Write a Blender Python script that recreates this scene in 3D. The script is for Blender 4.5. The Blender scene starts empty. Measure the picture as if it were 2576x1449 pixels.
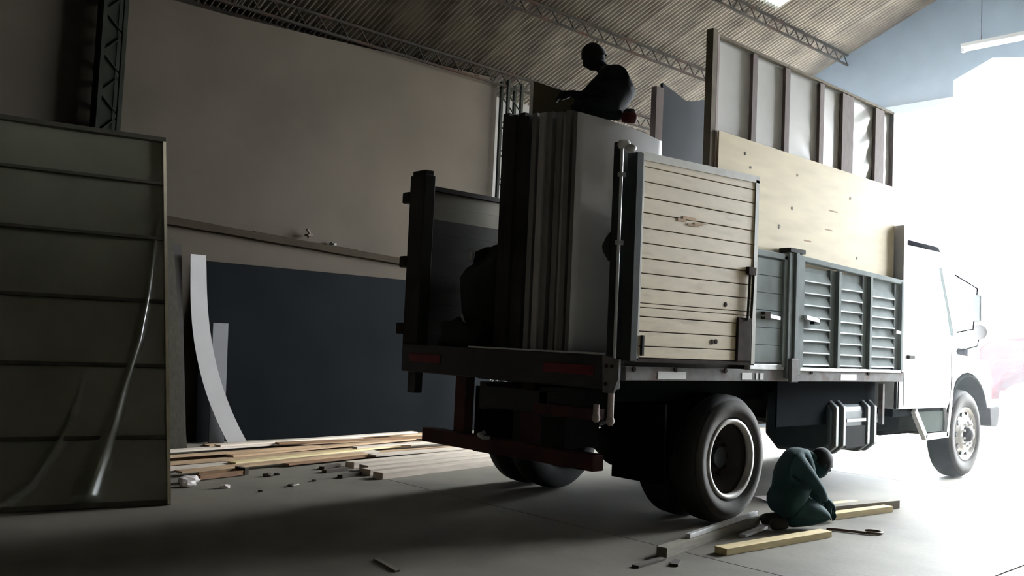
import bpy, bmesh, math, random
from mathutils import Vector, Matrix
C = bpy.context.scene
COL = C.collection
R = math.radians
random.seed(7)

# ------------------------------------------------------------------ camera
cam_d = bpy.data.cameras.new('camera')
cam = bpy.data.objects.new('camera', cam_d)
COL.objects.link(cam)
yaw, pitch, roll = 8.26647640e-01, 5.80943183e-02, 4.42978776e-02
f = Vector((math.cos(pitch)*math.cos(yaw), math.cos(pitch)*math.sin(yaw), math.sin(pitch)))
r0 = Vector((math.sin(yaw), -math.cos(yaw), 0)); u0 = r0.cross(f)
rr = math.cos(roll)*r0 + math.sin(roll)*u0
uu = -math.sin(roll)*r0 + math.cos(roll)*u0
m = Matrix((rr, uu, -f)).transposed().to_4x4()
m.translation = Vector((-4.7511, -4.0673, 1.34105))
cam.matrix_world = m
cam_d.sensor_width = 36.0
cam_d.lens = 2290.88/2576*36.0
cam_d.clip_end = 300
C.camera = cam

# ------------------------------------------------------------------ light
SKY, SUN, EXPO = 78.0, 60.0, 0.0
w = bpy.data.worlds.new('world'); C.world = w; w.use_nodes = True
bg = w.node_tree.nodes['Background']
bg.inputs['Color'].default_value = (0.90, 0.96, 1.0, 1)
bg.inputs['Strength'].default_value = SKY
sd = bpy.data.lights.new('sun', 'SUN'); sd.energy = SUN; sd.angle = R(1.0); sd.color = (1, .96, .88)
so = bpy.data.objects.new('sun', sd); COL.objects.link(so)
so.rotation_euler = Vector((-.50, .22, -.84)).to_track_quat('-Z', 'Y').to_euler()
so.location = (20, -8, 20)
pd_ = bpy.data.lights.new('doorway_portal', 'AREA'); pd_.shape = 'RECTANGLE'; pd_.size = 7.1; pd_.size_y = 6.0
pd_.cycles.is_portal = True
po = bpy.data.objects.new('doorway_portal', pd_); COL.objects.link(po)
po.location = (10.3, .5, 3.0)
po.rotation_euler = Vector((-1, 0, 0)).to_track_quat('-Z', 'Z').to_euler()
vs = C.view_settings
vs.view_transform = 'Standard'; vs.look = 'None'; vs.gamma = 1.0; vs.use_curve_mapping = False
vs.exposure = EXPO
try:
    C.cycles.use_denoising = True
    C.cycles.max_bounces = 10; C.cycles.diffuse_bounces = 6; C.cycles.glossy_bounces = 3
    C.cycles.transparent_max_bounces = 10; C.cycles.sample_clamp_indirect = 12
    C.cycles.volume_bounces = 0
except Exception:
    pass

# ------------------------------------------------------------------ materials
M = {}
def mat(name, col, rough=.7, var=.0, scale=4.0, metal=0.0, bump=0.0, bscale=40.0, dirt=None, stretch=(1, 1, 1), spec=.4, dscale=1.2, dlo=.5, dhi=.75):
    mt = bpy.data.materials.new(name); mt.use_nodes = True
    nt = mt.node_tree; N = nt.nodes; L = nt.links
    b = N['Principled BSDF']
    b.inputs['Roughness'].default_value = rough; b.inputs['Metallic'].default_value = metal
    b.inputs['Specular IOR Level'].default_value = spec
    b.inputs['Base Color'].default_value = (*col, 1)
    tc = N.new('ShaderNodeTexCoord'); mp = N.new('ShaderNodeMapping')
    mp.inputs['Scale'].default_value = stretch
    L.new(tc.outputs['Object'], mp.inputs['Vector'])
    out = None
    if var:
        n = N.new('ShaderNodeTexNoise'); n.inputs['Scale'].default_value = scale; n.inputs['Detail'].default_value = 6
        L.new(mp.outputs[0], n.inputs['Vector'])
        rmp = N.new('ShaderNodeValToRGB')
        rmp.color_ramp.elements[0].position = .3; rmp.color_ramp.elements[1].position = .7
        rmp.color_ramp.elements[0].color = (*[max(0, c*(1-var)) for c in col], 1)
        rmp.color_ramp.elements[1].color = (*[min(1, c*(1+var)) for c in col], 1)
        L.new(n.outputs['Fac'], rmp.inputs[0]); out = rmp.outputs[0]
    if dirt:
        n2 = N.new('ShaderNodeTexNoise'); n2.inputs['Scale'].default_value = dscale; n2.inputs['Detail'].default_value = 8
        L.new(mp.outputs[0], n2.inputs['Vector'])
        r2 = N.new('ShaderNodeValToRGB'); r2.color_ramp.elements[0].position = dlo; r2.color_ramp.elements[1].position = dhi
        L.new(n2.outputs['Fac'], r2.inputs[0])
        mx = N.new('ShaderNodeMix'); mx.data_type = 'RGBA'
        L.new(r2.outputs[0], mx.inputs['Factor'])
        if out: L.new(out, mx.inputs['A'])
        else: mx.inputs['A'].default_value = (*col, 1)
        mx.inputs['B'].default_value = (*dirt, 1)
        out = mx.outputs['Result']
    if out: L.new(out, b.inputs['Base Color'])
    if bump:
        n3 = N.new('ShaderNodeTexNoise'); n3.inputs['Scale'].default_value = bscale; n3.inputs['Detail'].default_value = 4
        L.new(mp.outputs[0], n3.inputs['Vector'])
        bp = N.new('ShaderNodeBump'); bp.inputs['Strength'].default_value = bump; bp.inputs['Distance'].default_value = .01
        L.new(n3.outputs['Fac'], bp.inputs['Height']); L.new(bp.outputs[0], b.inputs['Normal'])
    M[name] = mt
    return mt
mat('concrete', (.170, .153, .121), .75, .15, 1.5, bump=.15, bscale=25, dirt=(.068, .062, .046), dscale=.55, dlo=.5, dhi=.8)
mat('joint', (.10, .09, .08), .9)
mat('pavement', (.50, .49, .46), .85, .1, 1)
mat('plaster', (.046, .0385, .031), .95, .07, 1.2, bump=.08, bscale=15, spec=.03, dirt=(.037, .0315, .0255), dscale=.8)
mat('plaster_white', (.09, .085, .078), .9, .06, 1.2)
mat('end_wall_glare', (.31, .41, .53), .9, .08, 1.5)  # pale blue paints the doorway's veiling glare into the wall colour
mat('lintel_paint', (.72, .82, .88), .8, .05, 2)
mat('ledge', (.021, .0165, .012), .95, .15, 3, spec=.02)
mat('roof_metal', (.150, .130, .104), .8, .2, 2.5, dirt=(.065, .053, .042), dscale=1.5)
mat('dark_wall', (.10, .095, .085), .9, .1, 1)
mat('roof_dark', (.2, .18, .15), .8)
mat('purlin', (.016, .014, .012), .95, .2, 5, dirt=(.03, .014, .01), dscale=3, spec=.05)
mat('pillar', (.012, .013, .010), .9, .2, 4, spec=.05)
mat('bed_grey', (.25, .285, .29), .8, .14, 6, dirt=(.12, .135, .13), dscale=3, dlo=.5, dhi=.8, spec=.12)
mat('lip_glint', (.60, .64, .64), .6, .1, 8)  # light glint along the slat lips, put in as pale colour
mat('slat_grey', (.24, .275, .28), .8, .14, 8, dirt=(.12, .135, .13), dscale=4, dlo=.5, dhi=.8, spec=.12)
mat('frame_dark', (.040, .046, .044), .8, .2, 6, spec=.15)
mat('rail_grey', (.17, .165, .165), .8, .2, 9, dirt=(.12, .06, .04), dscale=6, dlo=.5, dhi=.75)
mat('cream_board', (.52, .435, .285), .6, .08, 5, dirt=(.30, .22, .13), dscale=3, dlo=.56, dhi=.85, stretch=(1, 1, 4))
mat('cream_frame', (.36, .35, .30), .6, .12, 7)
mat('rust_dark', (.030, .021, .017), .9, .3, 9, spec=.1)
mat('beam_dark', (.030, .030, .034), .6, .2, 5)
mat('red_steel', (.055, .012, .014), .7, .3, 7)
mat('tail_red', (.13, .006, .012), .5)
mat('steel', (.55, .55, .55), .35, .1, 9, metal=.9)
mat('zinc', (.62, .62, .62), .45, .15, 12, metal=.3)
mat('black_steel', (.018, .020, .022), .6, .2, 6)
mat('rubber', (.012, .0125, .014), .8, .2, 10, bump=.2, bscale=60)
mat('rubber_dusty', (.060, .056, .052), .9, .2, 7)
mat('rim_paint', (.52, .50, .48), .5, .15, 7, dirt=(.2, .17, .15), dscale=4)
mat('rim_dark', (.035, .027, .026), .7, .2, 8)
mat('cab_white', (.82, .83, .84), .35, .02, 3)
mat('cab_grey', (.06, .075, .064), .9, .08, 5, spec=.1)
mat('bumper_grey', (.04, .041, .043), .9, .1, 5, spec=.1)
mat('tank', (.06, .085, .10), .5, .15, 5)
mat('tank_strap', (.22, .24, .25), .4, .1, 8, metal=.4)
mat('reflector_white', (.75, .75, .74), .4)
mat('reflector_red', (.45, .03, .03), .4)
mat('plywood', (.72, .61, .40), .7, .08, 2.0, dirt=(.55, .42, .25), dscale=2.2, dlo=.66, dhi=.95, stretch=(1, 1, 5))
mat('film_white', (.82, .81, .78), .22, .05, 3, bump=.12, bscale=3)
mat('batten_brown', (.19, .15, .14), .8, .15, 9, stretch=(6, 6, 1))
mat('edge_brown', (.17, .14, .095), .8, .15, 9)
mat('navy_board', (.030, .036, .048), .55, .1, 3)
mat('pink_edge', (.42, .34, .32), .7, .08, 5)
mat('laminate', (.80, .80, .82), .3, .04, 2)
mat('grey_board', (.20, .195, .185), .55, .1, 3)
mat('dark_board', (.030, .026, .024), .8, .2, 4, spec=.15)
mat('brown_board', (.085, .068, .038), .7, .15, 3)
mat('grey_edge', (.40, .38, .37), .6, .1, 4)
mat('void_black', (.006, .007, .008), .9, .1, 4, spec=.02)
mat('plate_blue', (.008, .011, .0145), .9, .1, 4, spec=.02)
mat('tarp', (.008, .010, .009), .8, .2, 5)
mat('panel_green', (.13, .13, .096), .26, .14, 1.4, spec=1.0)
mat('panel_batten', (.040, .036, .024), .8, .2, 8)
mat('panel_edge', (.66, .58, .44), .7, .12, 6)
mat('black_board', (.0048, .0055, .0062), .9, .15, 1.5, spec=.02)
mat('white_strip', (.24, .225, .225), .6, .05, 3)
mat('grey_strip', (.08, .078, .085), .6, .05, 3)
mat('old_board', (.024, .020, .012), .95, .25, 6, stretch=(8, 8, 1))
mat('wood_tan', (.40, .27, .16), .8, .22, 3, stretch=(1, 8, 8))
mat('wood_pale', (.56, .48, .40), .8, .15, 3, stretch=(1, 8, 8))
mat('wood_brown', (.22, .12, .06), .8, .25, 3, stretch=(1, 8, 8))
mat('wood_yellow', (.62, .50, .27), .7, .15, 4, stretch=(1, 8, 8), dirt=(.34, .20, .09), dscale=3, dlo=.6, dhi=.8)
mat('wood_grey', (.20, .18, .14), .8, .2, 4, stretch=(1, 8, 8))
mat('paper', (.72, .66, .64), .9, .05, 6)
mat('litter_dark', (.06, .045, .035), .9)
mat('wire', (.16, .11, .08), .6)
mat('cloth_black', (.010, .013, .015), .9, .2, 9, bump=.3, bscale=30)
mat('cloth_teal', (.018, .055, .060), .9, .15, 7, bump=.3, bscale=22)
mat('skin', (.20, .11, .075), .6)
mat('skin_dark', (.14, .085, .06), .65)
mat('hair', (.006, .006, .006), .8)
mat('shoe_red', (.10, .018, .015), .7)
mat('shoe_dark', (.03, .028, .025), .7)
mat('signal_dark', (.008, .008, .011), .9, spec=.02)
mat('car_red', (.035, .0016, .0022), .9, spec=.0)
mat('lamp_housing', (.8, .82, .84), .5)
def emit(name, col, s):
    mt = bpy.data.materials.new(name); mt.use_nodes = True; b = mt.node_tree.nodes['Principled BSDF']
    b.inputs['Base Color'].default_value = (.8, .8, .8, 1)
    b.inputs['Emission Color'].default_value = (*col, 1); b.inputs['Emission Strength'].default_value = s
    M[name] = mt
emit('tube_glow', (.92, .97, 1), 6.0)
def glassy(name, tint, gloss):
    mt = bpy.data.materials.new(name); mt.use_nodes = True; N = mt.node_tree.nodes; L = mt.node_tree.links
    N.remove(N['Principled BSDF'])
    t = N.new('ShaderNodeBsdfTransparent'); t.inputs[0].default_value = (*tint, 1)
    g = N.new('ShaderNodeBsdfGlossy'); g.inputs['Roughness'].default_value = .03
    x = N.new('ShaderNodeMixShader'); x.inputs[0].default_value = gloss
    L.new(t.outputs[0], x.inputs[1]); L.new(g.outputs[0], x.inputs[2]); L.new(x.outputs[0], N['Material Output'].inputs['Surface'])
    M[name] = mt
glassy('cab_glass', (.88, .92, .92), .12)
def translucent(name, col, k=.5):
    mt = bpy.data.materials.new(name); mt.use_nodes = True; N = mt.node_tree.nodes; L = mt.node_tree.links
    N.remove(N['Principled BSDF'])
    t = N.new('ShaderNodeBsdfTranslucent'); t.inputs[0].default_value = (*col, 1)
    g = N.new('ShaderNodeBsdfDiffuse'); g.inputs[0].default_value = (*col, 1)
    x = N.new('ShaderNodeMixShader'); x.inputs[0].default_value = k
    L.new(t.outputs[0], x.inputs[1]); L.new(g.outputs[0], x.inputs[2]); L.new(x.outputs[0], N['Material Output'].inputs['Surface'])
    M[name] = mt
translucent('skylight_sheet', (.85, .87, .85), .25)

# ------------------------------------------------------------------ mesh helpers
class MB:
    def __init__(s): s.v = []; s.f = []; s.sm = False
    def add(s, vs, fs):
        o = len(s.v); s.v += [tuple(x) for x in vs]; s.f += [tuple(i+o for i in q) for q in fs]; return s
    def box(s, x0, x1, y0, y1, z0, z1):
        v = [(x, y, z) for z in (z0, z1) for y in (y0, y1) for x in (x0, x1)]
        return s.add(v, [(0, 2, 3, 1), (4, 5, 7, 6), (0, 1, 5, 4), (2, 6, 7, 3), (0, 4, 6, 2), (1, 3, 7, 5)])
    def obox(s, c, ax, ay, az, hx, hy, hz):
        c = Vector(c); ax = Vector(ax).normalized(); ay = Vector(ay).normalized(); az = Vector(az).normalized()
        v = [c+ax*hx*i+ay*hy*j+az*hz*k for k in (-1, 1) for j in (-1, 1) for i in (-1, 1)]
        return s.add(v, [(0, 2, 3, 1), (4, 5, 7, 6), (0, 1, 5, 4), (2, 6, 7, 3), (0, 4, 6, 2), (1, 3, 7, 5)])
    def bar(s, a, b, wd, h, up=(0, 0, 1)):
        a = Vector(a); b = Vector(b); d = (b-a); l = d.length; d.normalize()
        up = Vector(up)
        if abs(d.dot(up)) > .95: up = Vector((1, 0, 0))
        sd_ = d.cross(up).normalized(); u2 = sd_.cross(d).normalized()
        return s.obox((a+b)/2, d, sd_, u2, l/2, wd/2, h/2)
    def tube(s, pts, rad, n=8, cap=True):
        pts = [Vector(q) for q in pts]; k = len(pts)
        if not hasattr(rad, '__len__'): rad = [rad]*k
        prev = None; rings = []
        for i, q in enumerate(pts):
            d = (pts[min(i+1, k-1)]-pts[max(i-1, 0)]).normalized()
            if prev is None:
                t = Vector((0, 0, 1)) if abs(d.z) < .9 else Vector((1, 0, 0))
                a = d.cross(t).normalized()
            else:
                a = (prev-d*prev.dot(d)).normalized()
            prev = a; b = d.cross(a)
            rings.append([q+(a*math.cos(2*math.pi*j/n)+b*math.sin(2*math.pi*j/n))*rad[i] for j in range(n)])
        v = [x for rg in rings for x in rg]
        fs = [(i*n+j, i*n+(j+1) % n, (i+1)*n+(j+1) % n, (i+1)*n+j) for i in range(k-1) for j in range(n)]
        if cap: fs += [tuple(range(n))[::-1], tuple((k-1)*n+j for j in range(n))]
        return s.add(v, fs)
    def lathe(s, prof, origin, axis='Y', n=32, closed=True):
        o = Vector(origin); v = []; k = len(prof)
        for (rd, h) in prof:
            for j in range(n):
                a = 2*math.pi*j/n; c_, s_ = math.cos(a)*rd, math.sin(a)*rd
                v.append(o+(Vector((c_, h, s_)) if axis == 'Y' else Vector((c_, s_, h)) if axis == 'Z' else Vector((h, c_, s_))))
        kk = k if closed else k-1
        fs = [(i*n+j, i*n+(j+1) % n, ((i+1) % k)*n+(j+1) % n, ((i+1) % k)*n+j) for i in range(kk) for j in range(n)]
        return s.add(v, fs)
    def prism(s, poly, axis, a, b):
        n = len(poly)
        def P(q, t):
            return (q[0], t, q[1]) if axis == 'Y' else (t, q[0], q[1]) if axis == 'X' else (q[0], q[1], t)
        v = [P(q, a) for q in poly]+[P(q, b) for q in poly]
        fs = [tuple(range(n))[::-1], tuple(range(n, 2*n))]+[(i, (i+1) % n, n+(i+1) % n, n+i) for i in range(n)]
        return s.add(v, fs)
    def ball(s, c, rx, ry, rz, n=12, k=8, rot=None):
        c = Vector(c); v = []; 
        for i in range(k+1):
            t = math.pi*i/k
            for j in range(n):
                a = 2*math.pi*j/n
                q = Vector((rx*math.sin(t)*math.cos(a), ry*math.sin(t)*math.sin(a), rz*math.cos(t)))
                v.append(c+(rot @ q if rot else q))
        fs = [(i*n+j, (i+1)*n+j, (i+1)*n+(j+1) % n, i*n+(j+1) % n) for i in range(k) for j in range(n)]
        return s.add(v, fs)
def link(o, parent):
    COL.objects.link(o)
    if parent is not None:
        o.parent = parent
        bpy.context.view_layer.update() if False else None
        o.matrix_parent_inverse = PINV.get(parent.name, Matrix.Identity(4))
PINV = {}
def obj(name, mb, mt, parent=None, bevel=0, smooth=False, label=None):
    me = bpy.data.meshes.new(name); me.from_pydata(mb.v, [], mb.f); me.validate()
    bm = bmesh.new(); bm.from_mesh(me); bmesh.ops.recalc_face_normals(bm, faces=bm.faces); bm.to_mesh(me); bm.free()
    me.materials.append(M[mt] if isinstance(mt, str) else mt)
    if smooth:
        for p_ in me.polygons: p_.use_smooth = True
    o = bpy.data.objects.new(name, me); link(o, parent)
    if bevel:
        b = o.modifiers.new('bevel', 'BEVEL'); b.width = bevel; b.segments = 2; b.limit_method = 'ANGLE'
    if label: o['label'] = label
    return o
def tag(o, label, cat, group=None, kind=None):
    o['label'] = label; o['category'] = cat
    if group: o['group'] = group
    if kind: o['kind'] = kind
    return o
def thing(name, label, cat, loc=(0, 0, 0), group=None):
    o = bpy.data.objects.new(name, None); o.location = loc; o.empty_display_size = .1
    COL.objects.link(o); PINV[o.name] = Matrix.Translation(-Vector(loc))
    return tag(o, label, cat, group)
def struct(name, mb, mt, label=None, **k):
    o = obj(name, mb, mt, **k); o['kind'] = 'structure'
    if label: o['label'] = label
    return o
def B(*a): return MB().box(*a)
def inst(src, name, M4, parent=None):
    o = bpy.data.objects.new(name, src.data); o.matrix_world = M4
    COL.objects.link(o)
    if parent is not None: o.parent = parent
    return o

# ================================================================== BUILDING
XE, YB = 10.0, 6.45           # end wall plane, back wall plane
ROOF0, SL = 5.44, 0.40        # roof height over the back wall and its slope
def roofz(y): return ROOF0+SL*(YB-y)
RIDGE = -3.0
fl = struct('floor', B(-14, XE, -12.5, 6.6, -.3, -.03), 'joint', 'worn grey concrete warehouse floor cast in large slabs')
xs = [-14, -9.95, -4.9, .28, 5.3, XE]; ys = [-12.5, -8.2, -3.9, .45, 4.6, 6.6]
ys = [-12.5, -7.2, -1.9, 6.6]
for i in range(len(xs)-1):
    for j in range(len(ys)-1):
        g = .006
        obj('slab', B(xs[i]+g, xs[i+1]-g, ys[j]+g, ys[j+1]-g, -.03, 0), 'concrete', fl)
struct('road', B(XE, 70, -40, 40, -.3, -.02), 'pavement', 'pale paved yard in strong daylight outside the doorway')

wb = MB()
wb.prism([(-14, 0), (4.43, 0), (4.43, 5.40), (0, 5.17), (-14, 5.0)], 'Y', YB, YB+.25)
struct('wall_back', wb, 'plaster', 'plastered masonry wall behind the truck, dull beige')
struct('wall_back_far', B(4.43, XE, 6.85, 7.0, 0, 5.6), 'plaster_white', 'pale wall set back beyond the lattice column')
struct('wall_return', B(4.30, 4.43, YB+.25, 6.9, 0, 5.4), 'plaster')
# ledge: a rough projecting course along the back wall
ld = MB(); n = 24
for i in range(n):
    x0 = -3+i*.5; x1 = x0+.5
    z = lambda x: 2.56-.052*(x+.5)
    t = .055+.012*random.random()
    ld.add([(x0, YB+.02, z(x0)-t), (x1, YB+.02, z(x1)-t), (x1, YB-.09, z(x1)-t*.8), (x0, YB-.09, z(x0)-t*.8),
            (x0, YB+.02, z(x0)+t), (x1, YB+.02, z(x1)+t), (x1, YB-.09, z(x1)+t*.7), (x0, YB-.09, z(x0)+t*.7)],
           [(0, 1, 2, 3), (4, 7, 6, 5), (3, 2, 6, 7), (0, 3, 7, 4), (1, 5, 6, 2)])
struct('trim_1', ld, 'ledge', 'rough dark ledge running along the back wall')
# end wall with the big doorway
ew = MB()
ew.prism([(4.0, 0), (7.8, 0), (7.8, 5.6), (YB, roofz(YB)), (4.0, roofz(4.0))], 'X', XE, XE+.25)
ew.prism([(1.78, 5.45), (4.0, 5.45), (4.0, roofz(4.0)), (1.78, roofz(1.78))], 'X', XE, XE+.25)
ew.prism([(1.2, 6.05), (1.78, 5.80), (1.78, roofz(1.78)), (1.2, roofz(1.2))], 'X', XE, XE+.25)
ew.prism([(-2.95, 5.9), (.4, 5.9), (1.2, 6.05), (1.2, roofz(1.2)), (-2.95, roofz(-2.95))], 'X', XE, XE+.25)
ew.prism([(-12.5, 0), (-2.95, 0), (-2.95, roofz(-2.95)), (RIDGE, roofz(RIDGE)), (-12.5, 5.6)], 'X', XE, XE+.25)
struct('wall_end', ew, 'end_wall_glare', 'end wall above the bright truck doorway, veiling glare painted in blue grey')
struct('door_1', B(XE-.06, XE+.3, -2.95, 4.0, 5.38, 5.52), 'lintel_paint', 'pale steel lintel beam of the wide doorway')
pn = MB(); pn.prism([(-2.95, 5.52), (1.78, 5.52), (1.78, 5.80), (1.2, 6.05), (.4, 5.9), (-2.95, 5.9)], 'X', XE+.1, XE+.12)
struct('glare_pane_1', pn, 'skylight_sheet', 'translucent panel added over the doorway lintel in the shape of the glare')  # added pane, a bright patch standing in for glare over the lintel
struct('wall_rear', B(-14.25, -14, -12.5, YB+.25, 0, 10), 'dark_wall')
struct('wall_front', B(-14, XE, -12.75, -12.5, 0, 5.8), 'dark_wall')
struct('eave_shade', B(-14, 4.43, YB+.25, YB+.32, 4.8, 5.6), 'purlin', 'dark strip closing the eave gap, standing in for the eave shadow')  # near-black strip puts in the eave shadow and covers the gap
# ceiling: the far slope in one mesh, the near slope sheet by sheet
ce = MB()
ce.add([(-14.2, RIDGE, roofz(RIDGE)), (XE+.3, RIDGE, roofz(RIDGE)), (XE+.3, -12.8, 5.55), (-14.2, -12.8, 5.55),
        (-14.2, RIDGE, roofz(RIDGE)+.05), (XE+.3, RIDGE, roofz(RIDGE)+.05), (XE+.3, -12.8, 5.6), (-14.2, -12.8, 5.6)],
       [(0, 1, 2, 3), (7, 6, 5, 4), (0, 4, 5, 1), (2, 6, 7, 3)])
ceil = struct('ceiling', ce, 'roof_metal', 'corrugated metal roof sheets on lattice purlins')
PITCH, NR, SEG = .08, 11, 6
SW = PITCH*NR
def sheet_mesh(name, mt, ly):
    v = []; fs = []; k = NR*SEG
    for s_, off in ((0, 0), (1, .004)):
        for i in range(k+1):
            x = i*SW/k*1.03; z = .033*math.cos(2*math.pi*i/SEG)+off
            v += [(x, 0, z), (x, -ly, z+SL*ly)]
    m_ = 2*(k+1)
    for i in range(k):
        fs.append((2*i, 2*i+1, 2*i+3, 2*i+2)); fs.append((m_+2*i, m_+2*i+2, m_+2*i+3, m_+2*i+1))
    me = bpy.data.meshes.new(name); me.from_pydata(v, [], fs)
    for p_ in me.polygons: p_.use_smooth = True
    me.materials.append(M[mt]); return me
LY = 1.78
sh_me = sheet_mesh('roof_sheet', 'roof_metal', LY+.06); sk_me = sheet_mesh('skylight_sheet', 'skylight_sheet', LY+.06)
skyl = {(24, 2): 1}
y = YB+.55; row = 0
while y > RIDGE+.01:
    ly = LY
    for k in range(29):
        me = sk_me if (k, row) in skyl else sh_me
        o = bpy.data.objects.new('skylight_sheet' if me is sk_me else 'roof_sheet', me)
        o.location = (-14.57+k*SW, y, roofz(y)+.004*(k % 2)+.006*(row % 2)); COL.objects.link(o); o.parent = ceil
        if me is sk_me: o['label'] = 'translucent daylight sheet'
    y -= LY; row += 1
# lattice purlins
def lattice(name, y, x0, x1, label, h=.17):
    t = thing(name, label, 'roof purlin', (x0, y, roofz(y)-.25), 'lattice purlins under the roof')
    zt = roofz(y)-.05; zb = zt-h
    for z in (zt, zb): obj('chord', MB().bar((x0, y, z), (x1, y, z), .035, .03), 'purlin', t)
    wbm = MB(); k = int((x1-x0)/.16)
    for i in range(k):
        a = x0+i*(x1-x0)/k; b = a+(x1-x0)/k
        wbm.bar((a, y, zb if i % 2 else zt), (b, y, zt if i % 2 else zb), .014, .014)
    o = obj('web_bars', wbm, 'purlin', t); o['kind'] = 'stuff'
    return t
lattice('roof_purlin', 6.28, -13.9, 9.95, 'lowest lattice purlin along the top of the back wall', .2)
lattice('roof_purlin', 4.90, -13.9, 9.95, 'lattice purlin next above the one on the back wall')
lattice('roof_purlin', 3.55, -13.9, 9.95, 'lattice purlin under the roof beside the bright skylight')
# lattice columns
def column(x0, x1, y, z0, z1, label, infill=None):
    t = thing('lattice_column', label, 'column', ((x0+x1)/2, y, z0))
    for x in (x0, x1):
        for yy in (y, y-.16): obj('angle_post', B(x-.022, x+.022, yy-.022, yy+.022, z0, z1), 'pillar', t)
    lb = MB(); n_ = int((z1-z0)/.22)
    for i in range(n_):
        za = z0+i*(z1-z0)/n_; zb = za+(z1-z0)/n_
        for yy in (y, y-.16): lb.bar((x0 if i % 2 else x1, yy, za), (x1 if i % 2 else x0, yy, zb), .022, .012)
    o = obj('lacing_bars', lb, 'pillar', t); o['kind'] = 'stuff'
    if infill: obj('web_plate', B(x0+.0, x0+infill, y-.15, y-.02, z0, z1), 'pillar', t)
    return t
column(-1.50, -1.28, 6.38, 0, roofz(6.3)-.3, 'dark lattice steel column on the back wall behind the leaning panel', .15)
column(4.50, 4.78, 6.42, 0, roofz(6.4)-.1, 'lattice steel column at the end of the beige wall')

# ================================================================== TRUCK
T = thing('truck', 'white-cabbed cargo truck with grey slatted sides loaded with boards', 'truck', (2.5, 1.2, 0))
W_ = 2.38
def part(name, mb, mt, parent=T, **k): return obj(name, mb, mt, parent, **k)
# chassis
for y in (.85, 1.55):
    part('chassis_rail', B(.15, 7.0, y-.04, y+.04, .78, 1.0), 'black_steel')
for x in (.2, 1.0, 2.0, 3.2, 4.4): part('cross_member', B(x-.05, x+.05, .79, 1.51, .80, .97), 'black_steel')
for x in (.55, 1.15, 1.75, 2.35, 2.95, 3.55, 4.1): part('bed_bearer', B(x-.04, x+.04, .34, W_-.34, 1.0, 1.1), 'black_steel')
for k in range(9): part('floor_plank', B(.03, 4.33, .06+k*.2515, .06+k*.2515+.245, 1.1, 1.24), 'old_board')
# side rails
sr = part('side_rail', MB().box(0.07, 4.36, -.015, .055, 1.105, 1.20), 'rail_grey', bevel=.006)
for a, b_, mt in ((.42, .75, 'reflector_white'), (1.48, 1.62, 'reflector_white'), (1.68, 1.70, 'reflector_white'), (1.74, 1.79, 'reflector_white'), (3.07, 3.37, 'reflector_white')):
    part('reflective_strip', B(a, b_, -.019, -.0145, 1.118, 1.172), mt, sr, label='pale reflective strip' )
for x in (.15, .62, 1.25, 2.55, 3.6): part('bolt', MB().lathe([(.0, -.012), (.018, -.012), (.018, 0), (0, 0)], (x, -.013, 1.185), n=8, closed=False), 'rust_dark', sr)
part('side_rail', B(.07, 4.36, W_-.055, W_+.015, 1.105, 1.20), 'rail_grey')
# skirt under the bed
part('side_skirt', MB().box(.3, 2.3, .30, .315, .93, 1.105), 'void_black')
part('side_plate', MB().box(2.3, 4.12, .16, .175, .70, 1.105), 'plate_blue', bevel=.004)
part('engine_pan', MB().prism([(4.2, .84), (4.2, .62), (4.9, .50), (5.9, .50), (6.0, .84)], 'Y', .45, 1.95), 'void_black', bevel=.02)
part('skirt_bracket', MB().box(4.10, 4.14, .07, .115, .68, 1.08), 'rail_grey', label='pale vertical bracket edge')
# rear beam with lamps
rb = part('rear_beam', MB().box(-.05, .06, .02, W_+.04, 1.04, 1.275), 'beam_dark', bevel=.01)
part('beam_edge', MB().box(-.054, .0, .12, 1.52, 1.275, 1.287), 'zinc', rb, label='worn bright metal edge')
for a, b_ in ((1.87, 2.29), (.17, .66)):
    tl = part('tail_light', MB().box(-.062, -.05, a, b_, 1.13, 1.20), 'tail_red', rb, bevel=.006)
for y in (2.30,): part('bracket', MB().box(-.02, .06, y-.05, y+.05, .86, 1.04), 'black_steel', rb)
# corner posts
rp = part('corner_post', MB().box(-.01, .09, .02, .10, 1.2, 2.755), 'frame_dark', bevel=.006)
part('corner_post', MB().box(-.0, .075, -.105, -.02, 1.24, 2.665), 'frame_dark', bevel=.006)
part('lock_rod', MB().tube([(-.03, .005, 1.25), (-.03, .005, 2.70)], .011), 'zinc', rp)
part('rod_guide', MB().box(-.045, .0, -.012, .025, 2.03, 2.06), 'zinc', rp)
part('rod_guide', MB().box(-.045, .0, -.012, .025, 2.50, 2.53), 'zinc', rp)
lt = MB().lathe([(0, -.02), (.038, -.02), (.048, 0), (.038, .03), (0, .035)], (-.03, -.012, 2.715), axis='Z', n=14, closed=False)
part('rod_cap', lt, 'reflector_white', rp, smooth=True, label='bright white knob at the post top')
part('rod_cap', MB().ball((-.03, -.07, 2.685), .035, .045, .03), 'zinc', rp, smooth=True)
part('catch', MB().prism([(.10, 1.92), (.155, 1.99), (.165, 2.03), (.13, 2.09), (.10, 2.12)], 'X', -.02, .05), 'frame_dark', rp)
cp = part('corner_plate', MB().prism([(.075, 1.27), (-.075, 1.25), (-.075, 1.12), (-.03, 1.02), (.06, 1.02)], 'X', -.075, -.055), 'rail_grey')
for y, z in ((.03, 1.2), (-.02, 1.2), (.03, 1.08)): part('bolt', MB().lathe([(0, -.012), (.012, -.012), (.012, 0)], (-.075, y, z), axis='X', n=8, closed=False), 'rust_dark', cp)
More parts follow.
